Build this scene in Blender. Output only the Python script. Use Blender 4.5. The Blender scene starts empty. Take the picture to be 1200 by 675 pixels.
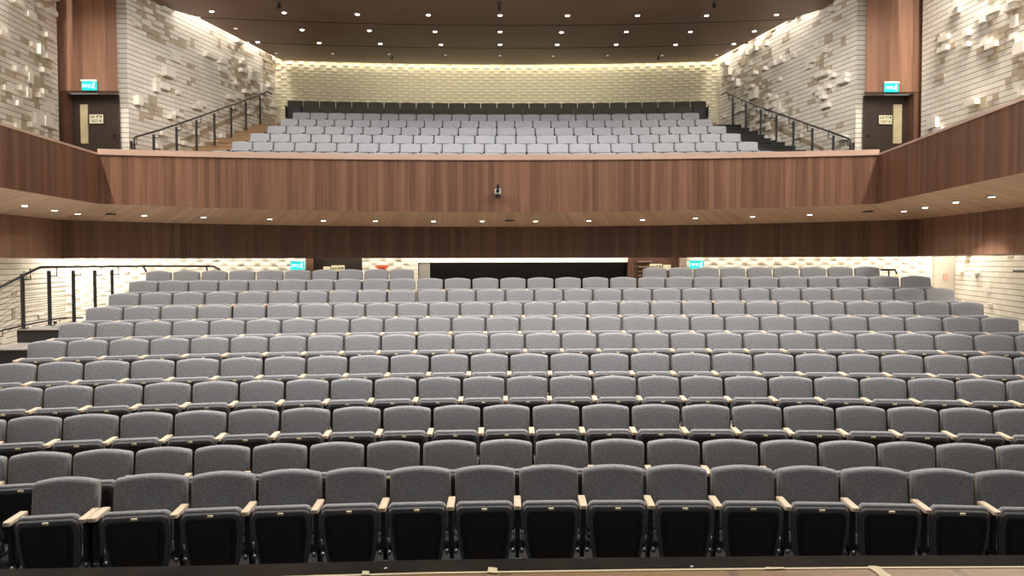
import bpy, bmesh, math, random
from mathutils import Vector, Matrix
random.seed(7)
C = bpy.context.scene.collection
SC = bpy.context.scene

# ------------------------------------------------------------------ camera
F = 880.0
CAM = Vector((0, 0, 2.6))
R3 = (Matrix.Rotation(math.radians(-0.91), 3, 'Z') @ Matrix.Rotation(math.radians(90 - 1.855), 3, 'X')
      @ Matrix.Rotation(math.radians(-0.13), 3, 'Z'))
cd = bpy.data.cameras.new('camera'); cam = bpy.data.objects.new('camera', cd); C.objects.link(cam)
cd.sensor_width = 36; cd.lens = F / 1200 * 36; cd.clip_end = 200
cam.matrix_world = Matrix.Translation(CAM) @ R3.to_4x4()
SC.camera = cam

def P(px, py, d):
    """a measured point of the photograph at hall depth d -> metres"""
    v = R3 @ Vector(((px - 600) / F, (337.5 - py) / F, -1))
    return CAM + v * (d / v.y)
def proj(p):
    q = R3.transposed() @ (Vector(p) - CAM)
    return 600 + F * q.x / -q.z, 337.5 - F * q.y / -q.z

# ------------------------------------------------------------------ materials
def newmat(name):
    m = bpy.data.materials.new(name); m.use_nodes = True
    nt = m.node_tree; b = nt.nodes['Principled BSDF']
    return m, nt, b
def plain(name, col, rough=.6, metal=0, emis=None, es=0, var=0.0):
    m, nt, b = newmat(name)
    b.inputs['Roughness'].default_value = rough; b.inputs['Metallic'].default_value = metal
    b.inputs['Base Color'].default_value = (*col, 1)
    if var:
        n = nt.nodes.new('ShaderNodeTexNoise'); n.inputs['Scale'].default_value = 3; n.inputs['Detail'].default_value = 6
        tc = nt.nodes.new('ShaderNodeTexCoord'); nt.links.new(tc.outputs['Object'], n.inputs['Vector'])
        r = nt.nodes.new('ShaderNodeValToRGB')
        r.color_ramp.elements[0].position = .3; r.color_ramp.elements[1].position = .7
        r.color_ramp.elements[0].color = (*[c * (1 - var) for c in col], 1)
        r.color_ramp.elements[1].color = (*[min(1, c * (1 + var)) for c in col], 1)
        nt.links.new(n.outputs['Fac'], r.inputs['Fac']); nt.links.new(r.outputs['Color'], b.inputs['Base Color'])
    if emis:
        b.inputs['Emission Color'].default_value = (*emis, 1); b.inputs['Emission Strength'].default_value = es
    return m
def fabric(name, col, dark=.72, light=1.25):
    m, nt, b = newmat(name)
    b.inputs['Roughness'].default_value = .95
    b.inputs['Specular IOR Level'].default_value = .15
    b.inputs['Sheen Weight'].default_value = .25
    tc = nt.nodes.new('ShaderNodeTexCoord')
    n = nt.nodes.new('ShaderNodeTexNoise'); n.inputs['Scale'].default_value = 90; n.inputs['Detail'].default_value = 3
    nt.links.new(tc.outputs['Object'], n.inputs['Vector'])
    r = nt.nodes.new('ShaderNodeValToRGB')
    r.color_ramp.elements[0].position = .35; r.color_ramp.elements[1].position = .65
    r.color_ramp.elements[0].color = (*[c * dark for c in col], 1)
    r.color_ramp.elements[1].color = (*[c * light for c in col], 1)
    nt.links.new(n.outputs['Fac'], r.inputs['Fac']); nt.links.new(r.outputs['Color'], b.inputs['Base Color'])
    bp = nt.nodes.new('ShaderNodeBump'); bp.inputs['Strength'].default_value = .25; bp.inputs['Distance'].default_value = .003
    nt.links.new(n.outputs['Fac'], bp.inputs['Height']); nt.links.new(bp.outputs['Normal'], b.inputs['Normal'])
    return m
def wood(name, c1, c2, plank=.14, su=26, sv=.5, rough=.5, swap=False, coord='UV', joint=.045):
    """veneer: fine grain along v, broad board-to-board change along u (metres)"""
    m, nt, b = newmat(name); N, L = nt.nodes, nt.links
    b.inputs['Roughness'].default_value = rough
    tc = N.new('ShaderNodeTexCoord'); mp = N.new('ShaderNodeMapping')
    L.new(tc.outputs[coord], mp.inputs['Vector'])
    mp.inputs['Scale'].default_value = (sv, su, su) if swap else (su, sv, su)
    n = N.new('ShaderNodeTexNoise'); n.inputs['Scale'].default_value = 1; n.inputs['Detail'].default_value = 4; n.inputs['Distortion'].default_value = .6
    L.new(mp.outputs['Vector'], n.inputs['Vector'])
    sx = N.new('ShaderNodeSeparateXYZ'); L.new(tc.outputs[coord], sx.inputs['Vector'])
    d = N.new('ShaderNodeMath'); d.operation = 'DIVIDE'; d.inputs[1].default_value = plank
    L.new(sx.outputs['Y' if swap else 'X'], d.inputs[0])
    fl = N.new('ShaderNodeMath'); fl.operation = 'FLOOR'; L.new(d.outputs[0], fl.inputs[0])
    wn = N.new('ShaderNodeTexWhiteNoise'); wn.noise_dimensions = '1D'; L.new(fl.outputs[0], wn.inputs['W'])
    mx = N.new('ShaderNodeMath'); mx.operation = 'MULTIPLY_ADD'; mx.inputs[1].default_value = .42; 
    L.new(wn.outputs['Value'], mx.inputs[0])
    mm = N.new('ShaderNodeMath'); mm.operation = 'MULTIPLY_ADD'; mm.inputs[1].default_value = .95; mm.inputs[2].default_value = -.2
    L.new(n.outputs['Fac'], mm.inputs[0]); L.new(mm.outputs[0], mx.inputs[2])
    r = N.new('ShaderNodeValToRGB'); r.color_ramp.elements[0].color = (*c1, 1); r.color_ramp.elements[1].color = (*c2, 1)
    r.color_ramp.elements[0].position = .12; r.color_ramp.elements[1].position = .85
    L.new(mx.outputs[0], r.inputs['Fac'])
    # thin joint between boards
    fr = N.new('ShaderNodeMath'); fr.operation = 'FRACT'; L.new(d.outputs[0], fr.inputs[0])
    lt = N.new('ShaderNodeMath'); lt.operation = 'LESS_THAN'; lt.inputs[1].default_value = joint; L.new(fr.outputs[0], lt.inputs[0])
    mixc = N.new('ShaderNodeMixRGB'); mixc.blend_type = 'MULTIPLY'; mixc.inputs['Color2'].default_value = (.6, .55, .5, 1)
    L.new(lt.outputs[0], mixc.inputs['Fac']); L.new(r.outputs['Color'], mixc.inputs['Color1'])
    L.new(mixc.outputs['Color'], b.inputs['Base Color'])
    return m
def bricks(name, c1, c2, mortar, bw, bh, ms=.012, bed=.12):
    m, nt, b = newmat(name); N, L = nt.nodes, nt.links
    b.inputs['Roughness'].default_value = .85
    tc = N.new('ShaderNodeTexCoord'); br = N.new('ShaderNodeTexBrick')
    L.new(tc.outputs['UV'], br.inputs['Vector'])
    br.inputs['Scale'].default_value = 1; br.inputs['Brick Width'].default_value = bw; br.inputs['Row Height'].default_value = bh
    br.inputs['Mortar Size'].default_value = ms; br.inputs['Mortar Smooth'].default_value = .1
    br.inputs['Color1'].default_value = (*c1, 1); br.inputs['Color2'].default_value = (*c2, 1); br.inputs['Mortar'].default_value = (*mortar, 1)
    sx = N.new('ShaderNodeSeparateXYZ'); L.new(tc.outputs['UV'], sx.inputs['Vector'])
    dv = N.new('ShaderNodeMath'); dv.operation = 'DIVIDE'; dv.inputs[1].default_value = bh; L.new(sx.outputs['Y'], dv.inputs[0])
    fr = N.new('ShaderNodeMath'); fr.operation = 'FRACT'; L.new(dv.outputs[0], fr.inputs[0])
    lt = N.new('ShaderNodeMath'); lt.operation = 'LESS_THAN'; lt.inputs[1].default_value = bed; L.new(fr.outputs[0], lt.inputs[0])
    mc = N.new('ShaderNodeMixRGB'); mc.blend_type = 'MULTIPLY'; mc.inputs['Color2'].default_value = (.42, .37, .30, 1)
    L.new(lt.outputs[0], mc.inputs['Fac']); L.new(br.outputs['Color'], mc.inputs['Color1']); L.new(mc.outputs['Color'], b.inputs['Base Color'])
    bp = N.new('ShaderNodeBump'); bp.inputs['Strength'].default_value = .6; bp.inputs['Distance'].default_value = .01; bp.invert = True
    L.new(br.outputs['Fac'], bp.inputs['Height']); L.new(bp.outputs['Normal'], b.inputs['Normal'])
    return m

M = {}
M['seat'] = fabric('grey seat fabric', (.235, .235, .245))
M['seatB'] = fabric('pale grey seat fabric', (.33, .34, .37))
M['seatShade'] = fabric('shaded olive seat fabric', (.075, .07, .056))  # shade on the top balcony rows put into a darker fabric colour
M['shell'] = wood('seat shell veneer', (.25, .185, .13), (.34, .26, .19), coord='Object', joint=-1)
M['arm'] = wood('oak armrest', (.56, .44, .31), (.72, .58, .43), plank=1, su=60, sv=6, rough=.4, coord='Object', joint=-1)
M['seatD'] = fabric('dark lip fabric', (.10, .10, .105))
M['dark'] = fabric('dark underside fabric', (.034, .031, .030))
M['dark'].node_tree.nodes['Principled BSDF'].inputs['Sheen Weight'].default_value = .03
M['pan'] = plain('black seat pan', (.02, .02, .022), .45)
M['steel'] = plain('dull steel', (.32, .32, .33), .35, .8)
M['plate'] = plain('brass number plate', (.9, .78, .5), .3, .2)
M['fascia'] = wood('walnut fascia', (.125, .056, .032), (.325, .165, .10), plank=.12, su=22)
M['fasciaShade'] = wood('walnut fascia shaded', (.09, .042, .025), (.24, .12, .075), plank=.12, su=22)  # same walnut as the front fascia, darkened to stand in for shade
M['bandLit'] = wood('walnut band lit', (.17, .09, .06), (.35, .20, .135), plank=.13, su=24)  # same walnut as the rear band, lightened where more light falls
M['band'] = wood('walnut band shaded', (.10, .052, .034), (.21, .115, .076), plank=.13, su=24)  # same walnut as the side bands, its shade put into the colour
M['panel'] = wood('red brown door panel', (.14, .062, .035), (.29, .145, .085), plank=.3, su=18)
M['cap'] = wood('pink oak cap rail', (.58, .39, .31), (.72, .51, .42), plank=90, su=1, sv=8, joint=-1)
M['soffit'] = wood('oak soffit slats', (.60, .42, .29), (.84, .62, .46), plank=.11, su=30)
M['ceil'] = wood('walnut ceiling', (.16, .09, .06), (.27, .16, .11), plank=9, su=16, sv=.35, swap=True, joint=-1)
M['black'] = plain('black gap', (.006, .005, .005), .8)
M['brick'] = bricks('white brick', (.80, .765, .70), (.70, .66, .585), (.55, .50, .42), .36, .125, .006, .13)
M['brickb'] = plain('white brick block', (.78, .74, .67), .85, var=.05)
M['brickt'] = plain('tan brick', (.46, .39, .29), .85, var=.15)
M['brickr'] = bricks('cream brick', (.71, .66, .49), (.67, .62, .45), (.55, .50, .36), .38, .104, .005, .05)  # set-back face toned darker than its blocks, recess shade in the colour
M['brickrb'] = plain('cream brick block', (.79, .74, .56), .85, var=.04)
M['carpet'] = plain('dark carpet', (.035, .034, .036), .95, var=.2)
M['floor'] = plain('black stalls floor', (.010, .010, .010), .9, var=.2)
M['aisle'] = plain('grey aisle floor', (.32, .30, .28), .8, var=.1)
M['deck'] = plain('pale bounce deck', (.30, .25, .19), .7, var=.06)  # pale tone set to bounce light up onto the soffit
M['riserD'] = plain('black step side', (.018, .017, .017), .6, var=.2)
M['treadW'] = wood('oak step', (.50, .34, .2), (.68, .48, .3), plank=2, su=4)
M['rail'] = plain('charcoal steel rail', (.035, .036, .042), .4, .4)
M['wire'] = plain('steel wire', (.10, .09, .085), .35, .6)
M['door'] = plain('dark brown door', (.030, .018, .014), .4, var=.1)
M['jamb'] = wood('door jamb', (.15, .07, .045), (.24, .12, .08), plank=1)
M['dglass'] = plain('pale door glass', (.42, .36, .22), .25, var=.12)
M['sign'] = plain('pale yellow sign', (.72, .68, .48), .5)
M['ink'] = plain('dark sign letters', (.05, .05, .04), .5)
M['exit'] = plain('green exit face', (.01, .45, .42), .4, emis=(.0, .62, .58), es=1.0)
M['exitw'] = plain('white exit lettering', (.9, .95, .95), .4, emis=(.75, 1, 1), es=1.0)
M['white'] = plain('white plastic', (.8, .8, .8), .4)
M['blackp'] = plain('black plastic', (.012, .012, .012), .3)
M['lamp'] = plain('lamp lens', (1, 1, 1), .4, emis=(1, .93, .82), es=9)
M['lampdim'] = plain('dim lamp lens', (.8, .75, .7), .4, emis=(1, .9, .8), es=.6)
M['lampring'] = plain('lamp trim', (.28, .2, .15), .5)
M['winblk'] = plain('black control room glass', (.006, .006, .007), .25)
M['plaster'] = plain('white plaster', (.82, .79, .72), .8)
M['frameg'] = plain('grey window frame', (.30, .28, .24), .6)
M['stage'] = wood('stage floor boards', (.20, .115, .048), (.265, .16, .068), plank=1.1, su=3, sv=14)
M['edge'] = plain('scuffed dark stage edge', (.016, .012, .010), .85, var=.45)
M['edge'].node_tree.nodes['Principled BSDF'].inputs['Specular IOR Level'].default_value = .08
M['tape'] = plain('masking tape', (.66, .56, .36), .7)
M['red'] = plain('orange red sign', (.72, .12, .04), .5)
M['redpale'] = plain('pale red board', (.62, .36, .27), .6)  # paler red than the extinguisher sign
M['column'] = plain('pale stone column', (.56, .50, .42), .8, var=.04)
M['tan'] = plain('tan strip', (.36, .29, .2), .6)

# ------------------------------------------------------------------ object helpers
def link(name, me, mats, parent=None, smooth=False):
    o = bpy.data.objects.new(name, me); C.objects.link(o)
    for m in (mats if isinstance(mats, (list, tuple)) else [mats]): me.materials.append(m)
    if parent is not None: o.parent = parent
    if smooth:
        for p in me.polygons: p.use_smooth = True
    return o
def bmesh_obj(name, bm, mats, parent=None, smooth=False):
    bmesh.ops.recalc_face_normals(bm, faces=bm.faces)
    me = bpy.data.meshes.new(name); bm.to_mesh(me); bm.free()
    return link(name, me, mats, parent, smooth)
def tag(o, label, cat, group=None):
    o['label'] = label; o['category'] = cat
    if group: o['group'] = group
    return o
def struct(o, label=None):
    o['kind'] = 'structure'
    if label: o['label'] = label; o['category'] = 'setting'
    return o
def empty(name, loc, rz=0):
    o = bpy.data.objects.new(name, None); C.objects.link(o); o.location = loc; o.rotation_euler = (0, 0, rz); o.empty_display_size = .1
    return o
def box(bm, x0, x1, y0, y1, z0, z1, mi=0, bev=0):
    vs = [bm.verts.new((x, y, z)) for x in (x0, x1) for y in (y0, y1) for z in (z0, z1)]
    fs = []
    for q in ((0, 1, 3, 2), (4, 6, 7, 5), (0, 4, 5, 1), (2, 3, 7, 6), (0, 2, 6, 4), (1, 5, 7, 3)):
        f = bm.faces.new([vs[i] for i in q]); f.material_index = mi; fs.append(f)
    if bev:
        es = {e for f in fs for e in f.edges}
        bmesh.ops.bevel(bm, geom=list(es), offset=bev, segments=2, affect='EDGES', clamp_overlap=True)
def tube(bm, pts, r, n=8, closed=False):
    pts = [Vector(p) for p in pts]; rings = []
    for i, p in enumerate(pts):
        a = pts[max(i - 1, 0)]; b = pts[min(i + 1, len(pts) - 1)]
        t = (b - a).normalized()
        up = Vector((0, 0, 1)) if abs(t.z) < .95 else Vector((1, 0, 0))
        s = t.cross(up).normalized(); u = s.cross(t)
        rings.append([bm.verts.new(p + (s * math.cos(k * 2 * math.pi / n) + u * math.sin(k * 2 * math.pi / n)) * r) for k in range(n)])
    for a, b in zip(rings, rings[1:]):
        for k in range(n): bm.faces.new((a[k], a[(k + 1) % n], b[(k + 1) % n], b[k]))
    bm.faces.new(rings[0][::-1]); bm.faces.new(rings[-1])
def cyl(bm, c, axis, r, h, n=16, r2=None):
    c = Vector(c); axis = Vector(axis).normalized(); r2 = r if r2 is None else r2
    up = Vector((0, 0, 1)) if abs(axis.z) < .9 else Vector((1, 0, 0))
    s = axis.cross(up).normalized(); u = s.cross(axis)
    A = [bm.verts.new(c + (s * math.cos(k * 2 * math.pi / n) + u * math.sin(k * 2 * math.pi / n)) * r) for k in range(n)]
    B = [bm.verts.new(c + axis * h + (s * math.cos(k * 2 * math.pi / n) + u * math.sin(k * 2 * math.pi / n)) * r2) for k in range(n)]
    for k in range(n): bm.faces.new((A[k], A[(k + 1) % n], B[(k + 1) % n], B[k]))
    bm.faces.new(A[::-1]); bm.faces.new(B)
def ruled(name, lo, hi, mat, kind=True, horizontal=False, thick=0):
    """strip between two polylines, UV in metres (u along, v across)"""
    bm = bmesh.new(); uv = bm.loops.layers.uv.new('UVMap')
    lo = [Vector(p) for p in lo]; hi = [Vector(p) for p in hi]
    a = [bm.verts.new(p) for p in lo]; b = [bm.verts.new(p) for p in hi]
    u = [0]
    for i in range(1, len(lo)): u.append(u[-1] + (lo[i] - lo[i - 1]).length)
    for i in range(len(lo) - 1):
        f = bm.faces.new((a[i], a[i + 1], b[i + 1], b[i]))
        vs = [(u[i], 0), (u[i + 1], 0), (u[i + 1], (hi[i + 1] - lo[i + 1]).length), (u[i], (hi[i] - lo[i]).length)]
        for l, t in zip(f.loops, vs): l[uv].uv = t
    me = bpy.data.meshes.new(name); bm.to_mesh(me); bm.free()
    o = link(name, me, mat)
    if kind: struct(o)
    return o
def lerp(a, b, t): return a + (b - a) * t

# ------------------------------------------------------------------ brick walls with projecting bricks
def brick_wall(name, path, z0, z1, inward, bw=.36, bh=.125, prob=.05, regular=False, mats=None, depth=(.05, .11), z1b=None, slim=False, zproj=None):
    """path = plan polyline; inward = a plan point on the room side"""
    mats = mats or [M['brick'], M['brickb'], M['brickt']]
    bm = bmesh.new(); uv = bm.loops.layers.uv.new('UVMap')
    path = [Vector((p[0], p[1], 0)) for p in path]
    L = [0]
    for i in range(1, len(path)): L.append(L[-1] + (path[i] - path[i - 1]).length)
    def at(s):
        i = 0
        while i < len(path) - 2 and s > L[i + 1]: i += 1
        t = (s - L[i]) / (L[i + 1] - L[i]); p = path[i].lerp(path[i + 1], t)
        d = (path[i + 1] - path[i]).normalized(); n = Vector((-d.y, d.x, 0))
        if n.dot(Vector((inward[0], inward[1], 0)) - p) < 0: n = -n
        return p, d, n
    for i in range(len(path) - 1):
        q = [(path[i], L[i], z0), (path[i + 1], L[i + 1], z0), (path[i + 1], L[i + 1], z1), (path[i], L[i], z1)]
        f = bm.faces.new([bm.verts.new((p.x, p.y, z)) for p, s, z in q])
        for l, (p, s, z) in zip(f.loops, q): l[uv].uv = (s, z - z0)
    # projecting bricks
    rnd = random.Random(hash(name) % 1000 if False else sum(map(ord, name)))
    rows = int((z1 - z0) / bh)
    def blk(s0, s1, v0, v1, dp, mi=1):
        if s0 < .02 or s1 > L[-1] - .02: return
        (p0, d0, n0), (p1, d1, n1) = at(s0), at(s1)
        vs = []
        for p, n in ((p0, n0), (p1, n1)):
            for dd in (-.005, dp):
                for v in (v0, v1):
                    vs.append(bm.verts.new((p.x + n.x * dd, p.y + n.y * dd, z0 + v)))
        for q in ((0, 1, 3, 2), (4, 6, 7, 5), (0, 4, 5, 1), (2, 3, 7, 6), (0, 2, 6, 4), (1, 5, 7, 3)):
            f = bm.faces.new([vs[k] for k in q]); f.material_index = mi
    cl = [(rnd.uniform(0, L[-1]), rnd.uniform(0, z1 - z0), rnd.uniform(.5, 1.3)) for _ in range(int(L[-1] * (z1 - z0) / 3.5) + 1)]
    for r in range(rows):
        if zproj and z0 + r * bh < zproj: continue
        off = bw * .5 if r % 2 == 0 else 0
        n = int(L[-1] / bw) + 2
        for c in range(n):
            s0 = c * bw - off
            if regular:
                if slim: blk(s0 + .04, s0 + bw * .42, r * bh + .04, (r + 1) * bh - .03, rnd.uniform(*depth)); continue
                blk(s0 + .03, s0 + bw * .5, r * bh + .01, (r + 1) * bh - .018, rnd.uniform(depth[0], depth[1]))
            else:
                dens = sum(max(0, 1 - math.hypot(s0 - a, r * bh - b) / w) for a, b, w in cl)
                if rnd.random() < prob * (.35 + 2.6 * dens):
                    half = rnd.random() < .45; tn = rnd.random() < .55
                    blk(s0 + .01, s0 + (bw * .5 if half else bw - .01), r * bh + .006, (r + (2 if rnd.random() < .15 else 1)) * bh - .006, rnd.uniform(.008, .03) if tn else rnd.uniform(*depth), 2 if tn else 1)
    bmesh.ops.recalc_face_normals(bm, faces=[f for f in bm.faces if f.material_index >= 1])
    me = bpy.data.meshes.new(name); bm.to_mesh(me); bm.free()
    return struct(link(name, me, mats))

# ------------------------------------------------------------------ the theatre seat
def arch_outline(w, z0, z1, drop=.03, rc=.045, n=12):
    """outline with rounded top corners and a gently arched top, xz plane, ccw seen from the front"""
    h = w / 2; pts = [(-h + .015, z0), (h - .015, z0), (h, z0 + .015)]
    zc = z1 - drop
    pts.append((h, zc - rc))
    for k in range(1, 5):
        a = k / 5 * math.pi / 2
        pts.append((h - rc + rc * math.cos(a), zc - rc + rc * math.sin(a)))
    for k in range(n + 1):
        x = lerp(h - rc, -h + rc, k / n)
        pts.append((x, zc + drop * (1 - (abs(x) / (h - rc)) ** 2.0)))
    for k in range(1, 5):
        a = math.pi / 2 + k / 5 * math.pi / 2
        pts.append((-h + rc + rc * math.cos(a), zc - rc + rc * math.sin(a)))
    pts += [(-h, zc - rc), (-h, z0 + .015)]
    return pts
def pillow(bm, out, yf, yb, puff=.02, rec=0.0, zr=.9, mi=0):
    """cushion extruded from outline; front at yf (towards -y), back at yb; rec = recline shear (y per z below zr)"""
    cx = sum(p[0] for p in out) / len(out); cz = sum(p[1] for p in out) / len(out)
    hx = max(abs(p[0] - cx) for p in out); zs_ = [p[1] for p in out]; cz = (max(zs_) + min(zs_)) / 2; hz = (max(zs_) - min(zs_)) / 2
    def ring(inset, y):
        vs = []
        for x, z in out:
            X, Z = cx + (x - cx) * (1 - inset / hx), cz + (z - cz) * (1 - inset / hz)
            vs.append(bm.verts.new((X, y - rec * (zr - Z), Z)))
        return vs
    rs = [ring(.0, yb), ring(0, yf + puff * 1.2), ring(.004, yf + puff * .5), ring(.014, yf + puff * .12), ring(.035, yf), ring(.10, yf - .004)]
    n = len(out)
    for a, b in zip(rs, rs[1:]):
        for k in range(n):
            f = bm.faces.new((a[k], a[(k + 1) % n], b[(k + 1) % n], b[k])); f.material_index = mi
    f = bm.faces.new(rs[0][::-1]); f.material_index = mi
    c = bm.verts.new((cx, yf - .005 - rec * (zr - cz), cz)); r = rs[-1]
    for k in range(n):
        f = bm.faces.new((r[k], r[(k + 1) % n], c)); f.material_index = mi

W0 = .55
REC = .17
def bm_back():
    bm = bmesh.new(); pillow(bm, arch_outline(.510, .36, .88, .026, .03), -.075, -.01, .03, REC, .88); return bm
def bm_shell():
    bm = bmesh.new(); o = arch_outline(.513, .34, .872, .026, .03)
    pillow(bm, o, -.012, .012, .004, REC, .88); return bm
def tub(w, z0, z1, tl=.04, n=4, rc=.055, waist=.02):
    pts = [(-w + tl, z0), (w - tl, z0), (w - waist, z0 + .10), (w, z1 - .14)]
    for k in range(1, n + 1):
        a = k / n * math.pi / 2; pts.append((w - rc + rc * math.cos(a), z1 - rc + rc * math.sin(a)))
    for k in range(1, n + 1):
        a = math.pi / 2 + k / n * math.pi / 2; pts.append((-w + rc + rc * math.cos(a), z1 - rc + rc * math.sin(a)))
    return pts + [(-w, z1 - .14), (-w + waist, z0 + .10)]
def bm_cushion():
    bm = bmesh.new(); pillow(bm, tub(.235, .24, .685), -.362, -.318, .03, -.12, .68); return bm
def bm_pan():      # fabric covered lip wrapping the cushion edge; carries the number plate
    bm = bmesh.new(); pillow(bm, tub(.228, .19, .655), -.392, -.345, .016, -.12, .68); return bm
def bm_arch():     # black recess
    bm = bmesh.new(); pillow(bm, tub(.198, .20, .618, rc=.05), -.400, -.38, .003, -.12, .68); return bm
def bm_panel():    # inner panel with a concave top edge
    bm = bmesh.new()
    w = .160; top = []
    for k in range(9):
        x = lerp(w, -w, k / 8); top.append((x, .580 - .028 * (1 - (x / w) ** 2)))
    out = [(-w + .02, .21), (w - .02, .21)] + top
    vsF = [bm.verts.new((x, -.412 + .12 * (.68 - z), z)) for x, z in out]; vsB = [bm.verts.new((x, -.395 + .12 * (.68 - z), z)) for x, z in out]
    n = len(out)
    for k in range(n): bm.faces.new((vsF[k], vsF[(k + 1) % n], vsB[(k + 1) % n], vsB[k]))
    bm.faces.new(vsF); bm.faces.new(vsB[::-1]); return bm
def bm_plate():
    bm = bmesh.new(); box(bm, -.021, .021, -.402, -.385, .626, .642); return bm
def bm_arm(sx=0):
    bm = bmesh.new()
    out = [(-.03, -.10), (.03, -.10), (.031, -.36), (.026, -.378), (.014, -.386), (-.014, -.386), (-.026, -.378), (-.031, -.36)]
    A = [bm.verts.new((x + sx, y, .612)) for x, y in out]; B = [bm.verts.new((x + sx, y, .634)) for x, y in out]
    Cc = [bm.verts.new((sx + x * .88, -.245 + (y + .245) * .98, .641)) for x, y in out]
    n = len(out)
    for a, b in ((A, B), (B, Cc)):
        for k in range(n): bm.faces.new((a[k], a[(k + 1) % n], b[(k + 1) % n], b[k]))
    bm.faces.new(A[::-1]); bm.faces.new(Cc); return bm
def bm_leg(sx=0):  # standard between two seats: side panel, post and foot
    bm = bmesh.new()
    box(bm, sx - .018, sx + .018, -.345, -.09, .30, .612, bev=.006)
    box(bm, sx - .015, sx + .015, -.24, -.16, .02, .31)
    box(bm, sx - .045, sx + .045, -.30, -.08, 0, .02)
    return bm
def bm_hinge(sx=0):
    bm = bmesh.new()
    for s in (-1, 1):
        bmesh.ops.create_uvsphere(bm, u_segments=10, v_segments=6, radius=.021, matrix=Matrix.Translation((sx + s * .034, -.30, .24)))
        tube(bm, [(sx + s * .036, -.30, .05), (sx + s * .044, -.305, .14)], .008, 6)
        tube(bm, [(sx + s * .026, -.295, .25), (sx + s * .024, -.29, .36)], .006, 6)
    tube(bm, [(sx - .044, -.305, .14), (sx - .02, -.31, .175), (sx + .02, -.31, .175), (sx + .044, -.305, .14)], .009, 6)
    return bm
def mesh_of(name, bm, mat, smooth=True):
    bmesh.ops.recalc_face_normals(bm, faces=bm.faces)
    me = bpy.data.meshes.new(name); bm.to_mesh(me); bm.free(); me.materials.append(mat)
    if smooth:
        for p in me.polygons: p.use_smooth = True
    return me
def shadeflat(me):
    for p in me.polygons: p.use_smooth = False
    return me
ME = {
    'backrest': mesh_of('backrest', bm_back(), M['seat']),
    'back_shell': shadeflat(mesh_of('back_shell', bm_shell(), M['shell'])),
    'cushion': mesh_of('cushion', bm_cushion(), M['seat']),
    'seat_pan': mesh_of('seat_pan', bm_pan(), M['seatD']),
    'underside_shell': mesh_of('underside_shell', bm_arch(), M['pan'], False),
    'underside_panel': mesh_of('underside_panel', bm_panel(), M['dark'], False),
    'number_plate': mesh_of('number_plate', bm_plate(), M['plate'], False),
    'armrest': mesh_of('armrest', bm_arm(), M['arm'], False),
    'leg': mesh_of('leg', bm_leg(), M['pan'], False),
    'hinge': mesh_of('hinge', bm_hinge(), M['steel']),
}
for k_ in ('cushion', 'seat_pan', 'underside_shell', 'underside_panel', 'number_plate'):
    ME[k_].transform(Matrix.Translation((0, -.04, -.005)))
ME['armrest'].transform(Matrix.Translation((0, -.07, .018)))
for v_ in ME['leg'].vertices:
    if v_.co.z > .55: v_.co.z += .018
    if v_.co.z > .25: v_.co.y -= .05
bmb = bmesh.new(); pillow(bmb, arch_outline(.522, .36, .88, .014, .02, 8), -.075, -.01, .02, REC, .88)
MEarmB = ME['armrest'].copy(); MEarmB.materials.clear(); MEarmB.materials.append(M['pan'])
MB = {'backrest': mesh_of('backrest', bmb, M['seatB']), 'cushion': ME['cushion'].copy()}
for m_ in MB.values():
    m_.materials.clear(); m_.materials.append(M['seatB'])

def child(name, me, parent, loc=(0, 0, 0)):
    o = bpy.data.objects.new(name, me); C.objects.link(o); o.parent = parent; o.location = loc; return o
def make_seat(loc, rz, w, label, group, left=True, right=False, detail=2, balcony=False):
    t = empty('theatre_seat', loc, rz); t.scale = (w / W0, 1, 1)
    tag(t, label, 'seat', group)
    src = MB if balcony else ME
    child('backrest', src['backrest'], t); child('back_shell', ME['back_shell'], t)
    dz = -.045 if balcony else 0
    child('cushion', src['cushion'], t, (0, 0, dz))
    p = child('seat_pan', ME['seat_pan'], t, (0, 0, dz))
    if detail >= 1: child('underside_shell', ME['underside_shell'], p)
    if detail >= 2: child('underside_panel', ME['underside_panel'], p)
    if detail >= 1: child('number_plate', ME['number_plate'], p)
    for on, x in ((left, -W0 / 2), (right, W0 / 2)):
        if on:
            child('armrest', MEarmB if balcony else ME['armrest'], t, (x, 0, dz))
            l = child('leg', ME['leg'], t, (x, 0, 0))
            l.scale.z = 1 + dz / .62
            if detail >= 2: child('hinge', ME['hinge'], l)
    return t

ORD = ['first', 'second', 'third', 'fourth', 'fifth', 'sixth', 'seventh', 'eighth', 'ninth', 'tenth', 'eleventh', 'twelfth', 'thirteenth', 'fourteenth',
       'fifteenth', 'sixteenth', 'seventeenth', 'eighteenth', 'nineteenth', 'twentieth']
def ends(i, n, blk=''):
    if i == 0: return 'at the left end of'
    if i == n - 1: return 'at the right end of'
    if n % 2 and i == n // 2: return 'at the middle of'
    if i < n / 2: return ORD[i] + ' from the left in'
    return ORD[n - 1 - i] + ' from the right in'

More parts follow.
